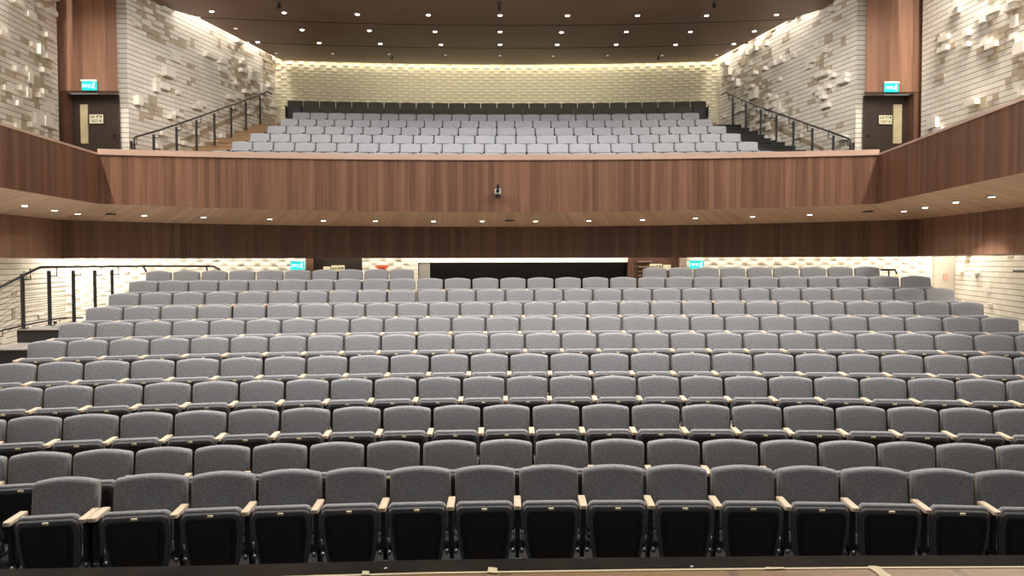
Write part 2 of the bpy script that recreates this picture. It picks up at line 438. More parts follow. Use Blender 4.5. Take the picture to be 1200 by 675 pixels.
D = [6.45 + .942 * k for k in range(11)]
ROWY = [545.3, 515, 474.3, 441, 414.3, 390.3, 371, 354, 339, 325.3, 314.5]
TOPZ = [P(586, y, d - .03).z for y, d in zip(ROWY, D)]
FZ = [t - .88 for t in TOPZ]
print('FZ', [round(f, 3) for f in FZ], 'steps', [round(b - a, 3) for a, b in zip(FZ, FZ[1:])])
TILT = .0037     # the stalls rise very slightly towards the right
YC = 6.45 - 28.0
def fill(spec):
    """spec: list of numbers and ('n', k) steps: k equal-ish boundaries between neighbours, cubic-smoothed"""
    out = []
    for s in spec:
        if isinstance(s, tuple):
            out.append(s)
        else: out.append(float(s))
    res = []; i = 0
    while i < len(out):
        if isinstance(out[i], tuple):
            k = out[i][1]; a = res[-1]; b = out[i + 1]
            pa = res[-1] - res[-2]; nb = out[i + 2] - b if i + 2 < len(out) and not isinstance(out[i + 2], tuple) else pa
            # k intervals from a to b with pitch going pa -> nb
            ws = [lerp(pa, nb, (j + .5) / k) for j in range(k)]; sm = (b - a) / sum(ws); x = a
            for j in range(k - 1): x += ws[j] * sm; res.append(x)
        else: res.append(out[i])
        i += 1
    return res
ROWS = [
    [[36, 119], [131, 222, 301, 379, 454.5, 530.7, 606, 680, 756, 831, 909, 984, 1065, 1142, 1221]],
    [[-66, 8, 84, 157, 226, 294, 361, 428, 493.6, 560.2, 625.6, 691, 757, 822, 890, 959, 1028, 1097, 1167, 1238]],
    [[-61, 7, 72.6, 139.5, 203, 266, 328, 388, 447.5, 506.3, 564.4, 622.5, 680.5, 739, 798, 857, 917.5, 979, 1039.5, 1101, 1164, 1228]],
    [[-9, 50, 109, 167.5, ('n', 5), 437.4, 489, 541, 592.5, 643, 695, 746.5, ('n', 5), 1007.5, 1063.5, 1120, 1179, 1238]],
    [[-12, 43, 97.5, 152, ('n', 8), 550, 596.7, 643.7, 691, ('n', 7), 1031.7, 1082.8, 1134.7, 1188, 1243]],
    [[31, 78, 127, 175, 222.5, 269, 314.5, 359.5, 403, 446, 488, 531, 573, 615, 657.5, 700, 742.5, 785, 827.5, 870.5, 913, 957, 1002.5, 1048.5, 1095, 1141.5, 1189.5, 1238]],
    [[67.5, 112, 157, 201.5, 245, 287.5, 329.5, 370.5, 410, 449.7, 489, 529, 569, 609, 648.7, 688.5, 728.7, 768.5, 808.5, 849, 890.5, 931.5, 973.5, 1017, 1060, 1104.5, 1149, 1195]],
    [[99, 144, 188, 231, 272, 312, 351.5, 390, 428, 465, 502, 539, 576, 613, 650, 687.5, 724.7, 761.7, 798.5, 835.5, 873.5, 912, 951.5, 990.5, 1031, 1071.5, 1113, 1154]],
    [[126, 164, 202, 240, 277.5, 314, 349.5, 384.5, 419, 453.5, 488.5, 523.5, 557.5, 592, 626, 660, 694.7, 729, 764, 798.5, 833, 867.5, 902.5, 938.5, 974.5, 1010.7, 1047.5, 1084, 1119.5]],
    [[150, 185.5, 221, 256, 291, 325, 359, 391.5, 424, 456, 487.7, 520, 552.5, 585, 617, 649.5, 681.7, 714, 746.7, 779.5, 812, 844.7, 878, 912, 946.5, 981.5, 1018, 1055, 1092]],
    [[170, 202, 235, 267.5, 300, 333, 365, 395.7, 426, 456, 486], [752.5, 782.5, 812.5, 843.5, 874.5, 905.5, 937, 969, 1000.5, 1032]],
]
def solve_phi(px, R, yc, z):
    lo, hi = -.6, .6
    for _ in range(40):
        m = (lo + hi) / 2
        x, _y = proj((R * math.sin(m), yc + R * math.cos(m), z))
        if x < px: lo = m
        else: hi = m
    return (lo + hi) / 2
RN = ['front row of the stalls', 'second stalls row', 'third stalls row', 'fourth stalls row', 'fifth stalls row', 'sixth stalls row', 'seventh stalls row',
      'eighth stalls row', 'ninth stalls row', 'tenth stalls row']
nseat = 0
for k, groups in enumerate(ROWS):
    R = D[k] - YC
    for gi, g in enumerate(groups):
        b = fill(g); ph = [solve_phi(x, R - .05, YC, TOPZ[k]) for x in b]
        n = len(b) - 1
        for i in range(n):
            pm = (ph[i] + ph[i + 1]) / 2; w = R * (ph[i + 1] - ph[i])
            loc = (R * math.sin(pm), YC + R * math.cos(pm), FZ[k] + TILT * R * math.sin(pm))
            if k == 0:
                if gi == 0: lab = 'dark grey tip-up seat standing apart with two oak armrests, far left of the front row'
                else:
                    j, nn = i + 1, 15
                    lab = 'dark grey tip-up seat, %s the front row of the stalls' % ends(j, nn)
            elif k == 10:
                side = 'left' if gi == 0 else 'right'
                e = ends(i, n)
                lab = 'grey tip-up seat, %s the %s block of the top stalls row' % (e, side)
            else:
                lab = 'grey tip-up seat, %s the %s' % (ends(i, n), RN[k])
            make_seat(loc, -pm, w, lab, 'tip-up seats in the stalls', True, i == n - 1, 2 if k < 4 else 1 if k < 6 else 0)
            nseat += 1

# ---- balcony seats
BD = [18.9 + .98 * k for k in range(8)]
BT = [5.36 + .385 * k for k in range(8)]
BR = 60.0
BPX = [(247, 908, 25), (272, 888, 25), (293, 868, 24), (313.5, 851, 24), (329, 835, 24), (355, 811, 23), (355, 811, 23), (337, 827.5, 26)]
BPX[5] = (343, 819.5, 23)
BN = [None, 'second balcony row from the rail', 'third balcony row from the rail']
def seat_xform(k, pa, pb, i, n):
    R = BR + k * .98; yc = BD[k] - R
    a = lerp(pa, pb, i / n); b = lerp(pa, pb, (i + 1) / n)
    p0, p1 = solve_phi(a, R, yc, BT[k]), solve_phi(b, R, yc, BT[k]); pm = (p0 + p1) / 2
    return (R * math.sin(pm), yc + R * math.cos(pm), BT[k] - .88), -pm, R * (p1 - p0)
rest = bmesh.new()
def add_to(bm, me, mat4, mi):
    b2 = bmesh.new(); b2.from_mesh(me)
    n0 = len(bm.verts); vs = [bm.verts.new(mat4 @ v.co) for v in b2.verts]
    for f in b2.faces:
        nf = bm.faces.new([vs[v.index] for v in f.verts]); nf.material_index = mi; nf.smooth = f.smooth
    b2.free()
for k, (pa, pb, n) in enumerate(BPX):
    for i in range(n):
        loc, rz, w = seat_xform(k, pa, pb, i, n)
        if k in (1, 2) and not (k == 2 and False):
            # the nearest rows in full view are seats of their own
            make_seat(loc, rz, w, 'pale grey seat, %s the %s' % (ends(i, n), BN[k]), 'pale grey seats in the balcony', True, i == n - 1, 0, True)
            nseat += 1
        else:
            m4 = Matrix.Translation(loc) @ Matrix.Rotation(rz, 4, 'Z') @ Matrix.Diagonal((w / W0, 1, 1, 1))
            fi = 0 if k < 6 else 1
            mz = m4 @ Matrix.Translation((0, 0, -.045)); add_to(rest, MB['backrest'], m4, fi); add_to(rest, ME['back_shell'], m4, 2); add_to(rest, ME['cushion'], mz, fi); add_to(rest, ME['seat_pan'], mz, 3)
            for on, x in ((True, -W0 / 2), (i == n - 1, W0 / 2)):
                if on:
                    mm = m4 @ Matrix.Translation((x, 0, -.03))
                    add_to(rest, ME['leg'], mm, 3); add_to(rest, ME['armrest'], mm, 4)
me = bpy.data.meshes.new('balcony_seats'); rest.to_mesh(me); rest.free()
o = link('balcony_seats', me, [M['seatB'], M['seatShade'], M['shell'], M['pan'], M['pan']])
tag(o, 'remaining balcony seats: front row at the rail and the upper rows up to the shade-toned olive ones', 'seats', 'pale grey seats in the balcony'); o['kind'] = 'stuff'

# ------------------------------------------------------------------ stalls floor terraces
def arc_pts(R, yc, x0, x1, z, n=24):
    a0, a1 = math.asin(x0 / R), math.asin(x1 / R)
    return [Vector((R * math.sin(lerp(a0, a1, i / n)), yc + R * math.cos(lerp(a0, a1, i / n)), z)) for i in range(n + 1)]
XEND = [9, 9, 9, 9, 9, 8.3, 8.45, 8.0, 8.0, 8.0, 7.85]
def terrace(name, R0, R1, yc, x0, x1, z, zlow, mt, mr):
    bm = bmesh.new()
    A = [bm.verts.new(p) for p in arc_pts(R0, yc, x0, x1, zlow)]
    B = [bm.verts.new(p) for p in arc_pts(R0, yc, x0, x1, z)]
    D_ = [bm.verts.new(p) for p in arc_pts(R1, yc, x0, x1, z)]
    E = [bm.verts.new(p) for p in arc_pts(R1, yc, x0, x1, zlow)]
    for a, b, mi in ((A, B, 1), (B, D_, 0), (D_, E, 1)):
        for i in range(len(a) - 1):
            f = bm.faces.new((a[i], a[i + 1], b[i + 1], b[i])); f.material_index = mi
    for i in (0, -1):
        f = bm.faces.new((A[i], B[i], D_[i], E[i])); f.material_index = 1
    return struct(bmesh_obj(name, bm, [mt, mr]))
bm = bmesh.new(); box(bm, -13.5, 13.5, 3.2, 24, -.2, min(FZ[0], FZ[1]) - .002)
struct(bmesh_obj('floor', bm, M['floor'])).rotation_euler = (0, -TILT, 0)
for k in range(2, 11):
    R0 = D[k - 1] - YC + .10; R1 = D[k] - YC + (.10 if k < 10 else .9)
    xl = -7.45 if k >= 6 else -9.0
    xr = min(8.9 + .18 * k, 10.8)
    terrace('floor_terrace', R0, R1, YC, xl if k > 5 else -8.6, min(xr - .3, XEND[k]), FZ[k], -.1, M['deck'] if k > 3 else M['carpet'], M['riserD']).rotation_euler = (0, -TILT, 0)
bm = bmesh.new(); box(bm, -8.6, 12.6, 17.3, 20.45, -.1, .45); struct(bmesh_obj('floor_rear', bm, M['deck']))
bm = bmesh.new()
for k in range(4, 11):
    box(bm, 7.7, 11.6, D[k] - 1.6, D[k] - .65, 0, max(.05, FZ[k] - .62))
struct(bmesh_obj('side_aisle_right', bm, M['deck']))
# left side aisle: steps up to a landing
bm = bmesh.new()
steps = [(13.0, 18.6, 1.49), (12.0, 13.0, 1.26), (11.0, 12.0, 1.02), (10.0, 11.0, .78), (9.2, 10.0, .54), (8.4, 9.2, .27)]
for y0, y1, z in steps:
    box(bm, -8.30, -7.46, y0, y1, 0, z - .015, 0)
    box(bm, -8.32, -7.46, y0 - .02, y1, z - .015, z, 1)
struct(bmesh_obj('side_aisle_steps', bm, [M['riserD'], M['aisle']]))
bm = bmesh.new(); box(bm, -12.0, -8.8, 14.2, 20.4, 0, .7); box(bm, -11.2, -8.8, 11.0, 14.2, 0, .35)
struct(bmesh_obj('side_landing', bm, M['aisle']))

# ------------------------------------------------------------------ stage at the bottom of the picture
edge = [(-1.5, 668.5), (0, 667), (250, 662.5), (500, 656), (750, 653), (1000, 651), (1200, 650.5), (1500, 649)]
edge2 = [(-1.5, 681), (0, 680), (250, 676.5), (330, 675), (500, 670.5), (750, 666.8), (1000, 664.3), (1200, 663.3), (1500, 662)]
ZS = 1.1
def onplane(px, py, z):
    v = R3 @ Vector(((px - 600) / F, (337.5 - py) / F, -1)); return CAM + v * ((z - CAM.z) / v.z)
far = [onplane(x, y, ZS) for x, y in edge]; near = [onplane(x, y, ZS + .0) for x, y in edge2]
def poly_slab(name, top, z0, mat):
    bm = bmesh.new(); uv = bm.loops.layers.uv.new('UVMap')
    T = [bm.verts.new(p) for p in top]; B = [bm.verts.new((p[0], p[1], z0)) for p in top]
    f = bm.faces.new(T)
    bm.faces.new(B[::-1])
    for i in range(len(T)): bm.faces.new((T[i], T[(i + 1) % len(T)], B[(i + 1) % len(T)], B[i]))
    for f in bm.faces:
        for l in f.loops: l[uv].uv = (l.vert.co.x, l.vert.co.y)
    return bmesh_obj(name, bm, mat)
def ext(p, q, X):  # extend line to x = X
    t = (X - p.x) / (q.x - p.x); return Vector((X, p.y + (q.y - p.y) * t, p.z))
far = far[1:-1]; near = near[1:-1]
far = [ext(far[0], far[2], -7)] + far + [ext(far[-3], far[-1], 7)]
near = [ext(near[0], near[3], -7)] + near + [ext(near[-3], near[-1], 7)]
struct(poly_slab('stage_edge', far + near[::-1], .0, M['edge']))
struct(poly_slab('stage_floor', near + [Vector((7, 1.0, ZS)), Vector((-7, 1.0, ZS))], .9, M['stage']))
# pale nosing line on the boards and the bits of tape
nos = [onplane(x, y, ZS + .003) for x, y in edge2[3:]]; nos2 = [onplane(x, y + 1.8, ZS + .003) for x, y in edge2[3:]]
struct(ruled('trim_1', nos, nos2, M['tape']))
for quad, lab in ((((572.5, 664.5), (583, 665.5), (583, 671.5), (571.5, 671)), 'torn piece of masking tape at the middle of the stage edge'),
                  (((1017, 663.3), (1029, 663.5), (1046, 676), (1032, 676)), 'slanted strip of masking tape on the stage boards at right'),
                  (((425, 669), (432, 669.5), (433, 673.5), (423, 673.5)), 'small torn masking tape piece left of centre on the stage edge'),
                  (((897, 664.8), (919, 664.5), (920, 666.8), (896, 667)), 'flat strip of masking tape on the stage edge right of centre')):
    c = [onplane(x, y, ZS + .005) for x, y in quad]; bm = bmesh.new(); out = []
    for a, b_ in zip(c, c[1:] + c[:1]):
        for t_ in range(5):
            p = a.lerp(b_, t_ / 5); out.append(p + Vector((random.uniform(-.003, .003), random.uniform(-.003, .003), 0)))
    m0 = sum(out, Vector()) / len(out)
    A = [bm.verts.new(p - m0) for p in out]; B = [bm.verts.new(p - m0 + Vector((0, 0, .0012))) for p in out]
    bm.faces.new(A[::-1]); bm.faces.new(B)
    for q_ in range(len(out)): bm.faces.new((A[q_], A[(q_ + 1) % len(out)], B[(q_ + 1) % len(out)], B[q_]))
    o = bmesh_obj('tape_strip', bm, M['tape']); o.location = m0
    tag(o, lab, 'tape', 'masking tape on the stage edge')
for px, py, lab in ((452, 666, 'small white crumb lying on the dark stage edge left of centre'), (811, 664.2, 'small white crumb lying on the dark stage edge right of centre')):
    bm = bmesh.new(); bmesh.ops.create_icosphere(bm, subdivisions=2, radius=.008)
    for v in bm.verts: v.co *= random.uniform(.7, 1.2); v.co.z = abs(v.co.z) * .6
    o = bmesh_obj('debris', bm, M['white'], smooth=True); o.location = onplane(px, py, ZS + .001); tag(o, lab, 'debris')

# ------------------------------------------------------------------ balcony front, soffit, band
XL, XR = -8.72, 8.40
def fd(x): return 17.4 - .83 * (x / 8.5) ** 2
NF = 32
fx = [lerp(XL, XR, i / NF) for i in range(NF + 1)]
def fz0(x): return 3.786 + .132 * (x / 8.5) ** 2
ZT = 4.985
L1 = Vector((XL, fd(XL))); R1_ = Vector((XR, fd(XR)))
Lend = Vector((-7.75, 6.0)); Rend = Vector((7.05, 6.0))
nS = 10
left_front = [Vector((lerp(Lend.x, L1.x, i / nS) - .12 * math.sin(math.pi * i / nS), lerp(Lend.y, L1.y, i / nS))) for i in range(nS)]
right_front = [Vector((lerp(R1_.x, Rend.x, i / nS), lerp(R1_.y, Rend.y, i / nS))) for i in range(1, nS + 1)]
mid_front = [Vector((x, fd(x))) for x in fx]
ZB = fz0(8.5)
front2d = left_front + mid_front + right_front
frontz = [ZB] * len(left_front) + [fz0(x) for x in fx] + [ZB] * len(right_front)
def strip(pts2, zs): return [Vector((p.x, p.y, z)) for p, z in zip(pts2, zs)]
nl = len(left_front)
o = ruled('wall_balcony_front', strip(mid_front, [fz0(x) for x in fx]), strip(mid_front, [ZT] * len(fx)), M['fascia'])
o = ruled('wall_balcony_left', strip(left_front + [mid_front[0]], [ZB] * (nl + 1)), strip(left_front + [mid_front[0]], [ZT] * (nl + 1)), M['fasciaShade'])
o = ruled('wall_balcony_right', strip([mid_front[-1]] + right_front, [ZB] * (nS + 1)), strip([mid_front[-1]] + right_front, [ZT] * (nS + 1)), M['fasciaShade'])
# cap rails
def cap(name, pts, z0, z1, fwd, back, sgn=None, mat=None):
    bm = bmesh.new(); uv = bm.loops.layers.uv.new('UVMap'); n = len(pts); rows = []
    for i, p in enumerate(pts):
        a = pts[max(0, i - 1)]; b = pts[min(n - 1, i + 1)]; t = (b - a).normalized(); nn = Vector((t.y, -t.x))  # towards hall
        f = p + nn * fwd; k = p - nn * back
        rows.append([bm.verts.new((f.x, f.y, z0)), bm.verts.new((f.x, f.y, z1)), bm.verts.new((k.x, k.y, z1)), bm.verts.new((k.x, k.y, z0))])
    s = 0
    for i in range(n - 1):
        ds = (pts[i + 1] - pts[i]).length
        for j in range(4):
            f = bm.faces.new((rows[i][j], rows[i][(j + 1) % 4], rows[i + 1][(j + 1) % 4], rows[i + 1][j]))
            for l, t in zip(f.loops, ((s, j * .1), (s, j * .1 + .1), (s + ds, j * .1 + .1), (s + ds, j * .1))): l[uv].uv = t
        s += ds
    bm.faces.new(rows[0]); bm.faces.new(rows[-1][::-1])
    return struct(bmesh_obj(name, bm, mat or M['cap']))
cap('trim_2', mid_front, ZT, ZT + .125, .03, .22)
cap('trim_3', left_front + [mid_front[0]], ZT - .01, ZT + .035, .02, .22)
cap('trim_4', [mid_front[-1]] + right_front, ZT - .01, ZT + .035, .02, .22)
# back upstand behind the front
ruled('wall_balcony_upstand', strip([p + Vector((0, .22)) for p in mid_front], [4.3] * len(fx)), strip([p + Vector((0, .22)) for p in mid_front], [ZT] * len(fx)), M['fascia'])
# soffit back edge / band
BXL, BXR = P(72, 259.3, 17.8).x, P(1078, 255, 17.8).x
bx = [lerp(BXL, BXR, i / NF) for i in range(NF + 1)]
def bd(x): return 19.0 - 1.2 * (x / 10.2) ** 2
def bzt(x): return 3.53 + .115 * (x / 10.2) ** 2
mid_back = [Vector((x, bd(x))) for x in bx]
lb0 = Vector((-10.05, 5.6)); rb0 = Vector((9.35, 5.6))
left_back = [Vector((lerp(lb0.x, mid_back[0].x, i / nS), lerp(lb0.y, mid_back[0].y, i / nS))) for i in range(nS)]
right_back = [Vector((lerp(mid_back[-1].x, rb0.x, i / nS), lerp(mid_back[-1].y, rb0.y, i / nS))) for i in range(1, nS + 1)]
zl, zr = bzt(mid_back[0].x), bzt(mid_back[-1].x)
s_lo = strip(front2d, frontz)
s_hi = strip(left_back + mid_back + right_back, [zl] * nS + [bzt(x) for x in bx] + [zr] * nS)
soff = ruled('ceiling_soffit', s_lo, s_hi, M['soffit'])
ZBB = 2.745
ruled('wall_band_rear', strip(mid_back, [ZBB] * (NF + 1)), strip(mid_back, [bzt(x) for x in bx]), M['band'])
ruled('wall_band_left', strip(left_back + [mid_back[0]], [ZBB] * (nS + 1)), strip(left_back + [mid_back[0]], [zl] * (nS + 1)), M['bandLit'])
ruled('wall_band_right', strip([mid_back[-1]] + right_back, [ZBB + .02] * (nS + 1)), strip([mid_back[-1]] + right_back, [zr] * (nS + 1)), M['bandLit'])
# back side + underside thickness of the band (so light does not leak through)
def off(pts, dxy): return [p + dxy for p in pts]
outer = [Vector((p.x * 1.012 if abs(p.x) > 9 else p.x, p.y + (.12 if i >= nS and i <= nS + NF else .0))) for i, p in enumerate(left_back + mid_back + right_back)]
allb = left_back + mid_back + right_back
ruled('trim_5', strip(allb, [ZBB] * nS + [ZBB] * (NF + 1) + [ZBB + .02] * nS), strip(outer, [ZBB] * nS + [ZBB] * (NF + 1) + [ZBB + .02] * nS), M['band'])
ruled('trim_6', strip(outer, [ZBB] * len(outer)), strip(outer, [3.75] * len(outer)), M['plaster'])
# lower rear ceiling above the cove
bm = bmesh.new(); box(bm, -13.5, 13.5, 17.9, 22, 3.72, 3.80)
for s in (-1, 1): box(bm, min(s * 10.3, s * 13.5), max(s * 10.3, s * 13.5), 4.0, 17.9, 3.72, 3.80)
struct(bmesh_obj('ceiling_lower', bm, M['plaster']))

# ------------------------------------------------------------------ lower walls
DR = 20.5
def X(px, d): return P(px, 309, d).x
cl = (X(76, DR), DR); cr = (X(1118, DR), DR)
zt = 3.72
fs = [M['brick'], M['brickb']]
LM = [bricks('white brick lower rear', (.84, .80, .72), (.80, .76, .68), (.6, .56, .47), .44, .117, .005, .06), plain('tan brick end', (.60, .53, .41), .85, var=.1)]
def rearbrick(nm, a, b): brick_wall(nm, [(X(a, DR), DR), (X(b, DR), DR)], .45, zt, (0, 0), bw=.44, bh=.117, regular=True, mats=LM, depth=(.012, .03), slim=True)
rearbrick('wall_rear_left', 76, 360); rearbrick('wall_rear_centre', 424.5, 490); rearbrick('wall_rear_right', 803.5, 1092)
bm = bmesh.new(); box(bm, X(1092, DR), X(1118, DR), DR - .12, DR + .2, .45, zt); struct(bmesh_obj('wall_rear_column', bm, M['column']))
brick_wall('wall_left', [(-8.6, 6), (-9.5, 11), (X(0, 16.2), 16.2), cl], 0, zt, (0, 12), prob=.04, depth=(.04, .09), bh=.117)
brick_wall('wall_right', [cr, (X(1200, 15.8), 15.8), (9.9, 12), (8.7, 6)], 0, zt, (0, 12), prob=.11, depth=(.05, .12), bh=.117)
# door alcoves
def alcove(nm, a, b, mat):
    bm = bmesh.new(); x0, x1 = X(a, DR), X(b, DR)
    box(bm, x0, x1, DR + .5, DR + .6, .45, zt); box(bm, x0 - .12, x0 + .01, DR - .02, DR + .6, .45, zt); box(bm, x1 - .01, x1 + .0, DR, DR + .6, .45, zt)
    return struct(bmesh_obj(nm, bm, mat))
alcove('door_1', 366, 424.5, M['door'])
alcove('door_2', 741, 799, M['jamb'])
bm = bmesh.new(); box(bm, X(359, DR), X(367, DR), DR - .06, DR + .02, .45, zt); struct(bmesh_obj('trim_7', bm, M['panel']))
bm = bmesh.new(); box(bm, X(796, DR), X(804, DR), DR - .06, DR + .02, .45, zt); struct(bmesh_obj('trim_8', bm, M['shell']))
# louvre lines in the right recess
bm = bmesh.new()
for i, y in enumerate((306.6, 313, 318, 323)):
    a = P(748, y, DR + .45); b_ = P(765 - i * 3, y, DR + .45); box(bm, a.x, b_.x, DR + .42, DR + .5, a.z - .012, a.z + .012)
struct(bmesh_obj('trim_9', bm, M['tan']))
# control room window: lintel, reveal and black glass
bm = bmesh.new(); z1 = P(600, 307.6, DR).z
box(bm, X(490, DR), X(741, DR), DR, DR + .1, z1, zt); struct(bmesh_obj('wall_rear_lintel', bm, M['plaster']))
bm = bmesh.new(); box(bm, X(491, DR), X(503.5, DR), DR + .02, DR + .1, .45, z1); box(bm, X(737.5, DR), X(742, DR), DR + .02, DR + .1, .45, z1)
box(bm, X(503, DR), X(738, DR), DR + .3, DR + .32, .3, .6); f_ = bmesh_obj('window_1', bm, M['frameg']); struct(f_)
bm = bmesh.new(); box(bm, X(490, DR), X(742, DR), DR + .25, DR + .27, .45, z1 + .02); o = bmesh_obj('pane', bm, M['winblk'], f_)
bm = bmesh.new(); box(bm, -13.2, 13.2, DR + .62, DR + .7, 0, zt); struct(bmesh_obj('wall_back_outer', bm, M['black']))

# ------------------------------------------------------------------ balcony floor
def bR(k): return BR + k * .98
for k in range(8):
    R = bR(k); yc = BD[k] - R; z = BT[k] - .88
    r0 = R - .98 + .12 if k else R - 1.3; xs = 9.3 - .25 * k
    xl = solve_phi(BPX[k][0] - 2, R, yc, z); xr = solve_phi(BPX[k][1] + 2, R, yc, z)
    terrace('balcony_terrace', r0, R + (.12 if k < 7 else .9), yc, R * math.sin(xl) - .05, R * math.sin(xr) + .05, z, 4.2, M['carpet'], M['treadW'] if k else M['carpet'])
bm = bmesh.new()
box(bm, -11.2, 11.0, 17.75, 19.5, 4.30, 4.40)
for s in (-1, 1): box(bm, min(s * 8.9, s * 11.2), max(s * 8.9, s * 11.2), 5, 17.5, 4.0, 4.10)
struct(bmesh_obj('balcony_floor', bm, M['aisle']))
# aisle stairs beside the balcony rows
for side, (nm, mr) in ((-1, ('balcony_stair_left', M['treadW'])), (1, ('balcony_stair_right', M['riserD']))):
    bm = bmesh.new()
    for k in range(8):
        for h in range(2):
            ya, yb_, z = ((BD[k] - 1.37, BD[k] - .88, BT[k] - .88 - .19), (BD[k] - .9, BD[k] + (.1 if k < 7 else 1.3), BT[k] - .88))[h]
            xin = abs(X(BPX[k][0 if side < 0 else 1], BD[k])) - .5; xo = 9.72 - (ya - 19) * .27
            a, b_ = sorted((side * xin, side * xo))
            box(bm, a, b_, ya, yb_, 4.2, z - .03, 0); box(bm, a, b_, ya - .02, yb_, z - .03, z, 1)
    struct(bmesh_obj(nm, bm, [mr, M['treadW'] if side < 0 else M['riserD']]))

# ------------------------------------------------------------------ upper walls
def rd(x): return 26.9 - .62 * (x / 7.8) ** 2
xa, xb = P(322, 72, 26.3).x, P(843, 72, 26.3).x
ZC = P(586, 78, 26.9).z
rear = [(lerp(xa, xb, i / 16), rd(lerp(xa, xb, i / 16))) for i in range(17)]
RM = [M['brickr'], M['brickrb']]
brick_wall('wall_upper_rear', rear, 6.5, ZC + .6, (0, 15), bw=.38, bh=.104, regular=True, mats=RM, depth=(.035, .05), zproj=7.95)
pl, pr = (P(150, 100, 19.4).x, 19.4), (P(1003, 100, 19.4).x, 19.4)
ZW = ZC + 3.2
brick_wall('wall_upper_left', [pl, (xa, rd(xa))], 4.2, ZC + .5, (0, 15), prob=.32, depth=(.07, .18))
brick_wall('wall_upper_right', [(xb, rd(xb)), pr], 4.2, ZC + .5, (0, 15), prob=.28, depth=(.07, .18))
pl2, pr2 = P(138, 100, 19.4).x, P(1014, 100, 19.4).x
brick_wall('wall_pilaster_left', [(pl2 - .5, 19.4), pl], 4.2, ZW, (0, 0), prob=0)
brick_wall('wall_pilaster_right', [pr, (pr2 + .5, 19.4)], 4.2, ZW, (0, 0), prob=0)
ol, orr = P(68, 100, 18.8), P(1080, 100, 18.8)
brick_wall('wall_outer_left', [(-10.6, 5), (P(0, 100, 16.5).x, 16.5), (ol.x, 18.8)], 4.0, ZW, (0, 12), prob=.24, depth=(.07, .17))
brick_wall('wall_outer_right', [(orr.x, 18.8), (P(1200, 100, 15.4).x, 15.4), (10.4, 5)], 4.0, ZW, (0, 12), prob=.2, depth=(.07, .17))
# door bays
def door_bay(side):
    if side < 0: a, b_, jx, n = P(68, 100, 19.0).x, P(138, 100, 19.0).x, (P(70, 140, 19).x, P(77.5, 140, 19).x), 1
    else: a, b_, jx, n = P(1014, 100, 19.0).x, P(1080, 100, 19.0).x, (P(1070.5, 140, 19).x, P(1078.5, 140, 19).x), 2
    zb = P(100, 107.5, 19.0).z
    pts = [Vector((a, 19.0)), Vector((b_, 19.0))]
    ruled('wall_panel_%s' % ('left' if side < 0 else 'right'), strip(pts, [zb, zb]), strip(pts, [ZW, ZW]), M['panel'])
    pts2 = [Vector((a if side < 0 else b_, 18.78)), Vector((a if side < 0 else b_, 19.3))]
    ruled('trim_%d' % (10 + n), strip(pts2, [4.2, 4.2]), strip(pts2, [ZW, ZW]), M['panel'])
    bm = bmesh.new(); box(bm, jx[0], jx[1], 18.98, 19.35, 4.2, zb); struct(bmesh_obj('trim_%d' % (12 + n), bm, M['jamb']))
    bm = bmesh.new(); box(bm, a, b_, 19.0, 19.06, zb - .02, zb + .02); struct(bmesh_obj('trim_%d' % (14 + n), bm, M['jamb']))
    da, db = (a, P(139.5, 140, 19.3).x) if side < 0 else (P(1012.3, 140, 19.3).x, b_)
    bm = bmesh.new(); box(bm, da, db, 19.30, 19.36, 4.2, zb)
    d = struct(bmesh_obj('door_%d' % (n + 2), bm, M['door']))
    w0, w1 = (94.3, 104) if side < 0 else (1046.5, 1056)
    p0, p1 = P(w0, 122.5, 19.3), P(w1, 168.5, 19.3)
    bm = bmesh.new(); box(bm, p0.x, p1.x, 19.27, 19.305, p1.z, p0.z, bev=.008); bmesh_obj('window_pane', bm, M['dglass'], d)
    bm = bmesh.new()
    x_ = P(134 if side < 0 else 1018, 150, 19.3).x
    box(bm, x_ - .02, x_ + .02, 19.24, 19.30, P(0, 160, 19.3).z, P(0, 158, 19.3).z); bmesh_obj('handle', bm, M['blackp'], d)
door_bay(-1); door_bay(1)

# text
def text_part(name, s, size, loc, mat, parent, rot=(math.pi / 2, 0, 0), ext_=.002, fit=None):
    cu = bpy.data.curves.new(name, 'FONT'); cu.body = s; cu.size = size; cu.align_x = 'CENTER'; cu.align_y = 'CENTER'; cu.extrude = ext_
    o = bpy.data.objects.new(name, cu); C.objects.link(o); cu.materials.append(mat); 
    dg = bpy.context.evaluated_depsgraph_get(); me = bpy.data.meshes.new_from_object(o.evaluated_get(dg))
    bpy.data.objects.remove(o); me.materials.clear(); me.materials.append(mat)
    xs = [v.co.x for v in me.vertices]; wd = max(xs) - min(xs)
    if fit and wd > fit: me.transform(Matrix.Diagonal((fit / wd, min(1, fit / wd * 1.35), 1, 1)))
    o = bpy.data.objects.new(name, me); C.objects.link(o); o.parent = parent; o.location = loc; o.rotation_euler = rot
    return o
def heb(s): return s[::-1]
def signboard(px0, py0, px1, py1, d, lines, label, mat=None, th=.015):
    a, b_ = P(px0, py0, d), P(px1, py1, d); w, h = abs(b_.x - a.x), abs(a.z - b_.z)
    c = ((a.x + b_.x) / 2, d, (a.z + b_.z) / 2)
    bm = bmesh.new(); box(bm, -w / 2, w / 2, -th, 0, -h / 2, h / 2, bev=.004)
    o = bmesh_obj('door_sign', bm, mat or M['sign']); o.location = c
    n = len(lines)
    for i, s in enumerate(lines):
        text_part('lettering', s, h * (.62 if n > 1 else .7), (0, -th - .005, h * (.22 - .44 * i) if n > 1 else 0), M['ink'], o, fit=w * .84)
    tag(o, label, 'sign'); return o
signboard(105, 134.2, 121.3, 144.8, 19.27, [heb('דלת אש'), heb('נא לסגור')], 'pale yellow lettered sign on the dark door at the upper left')
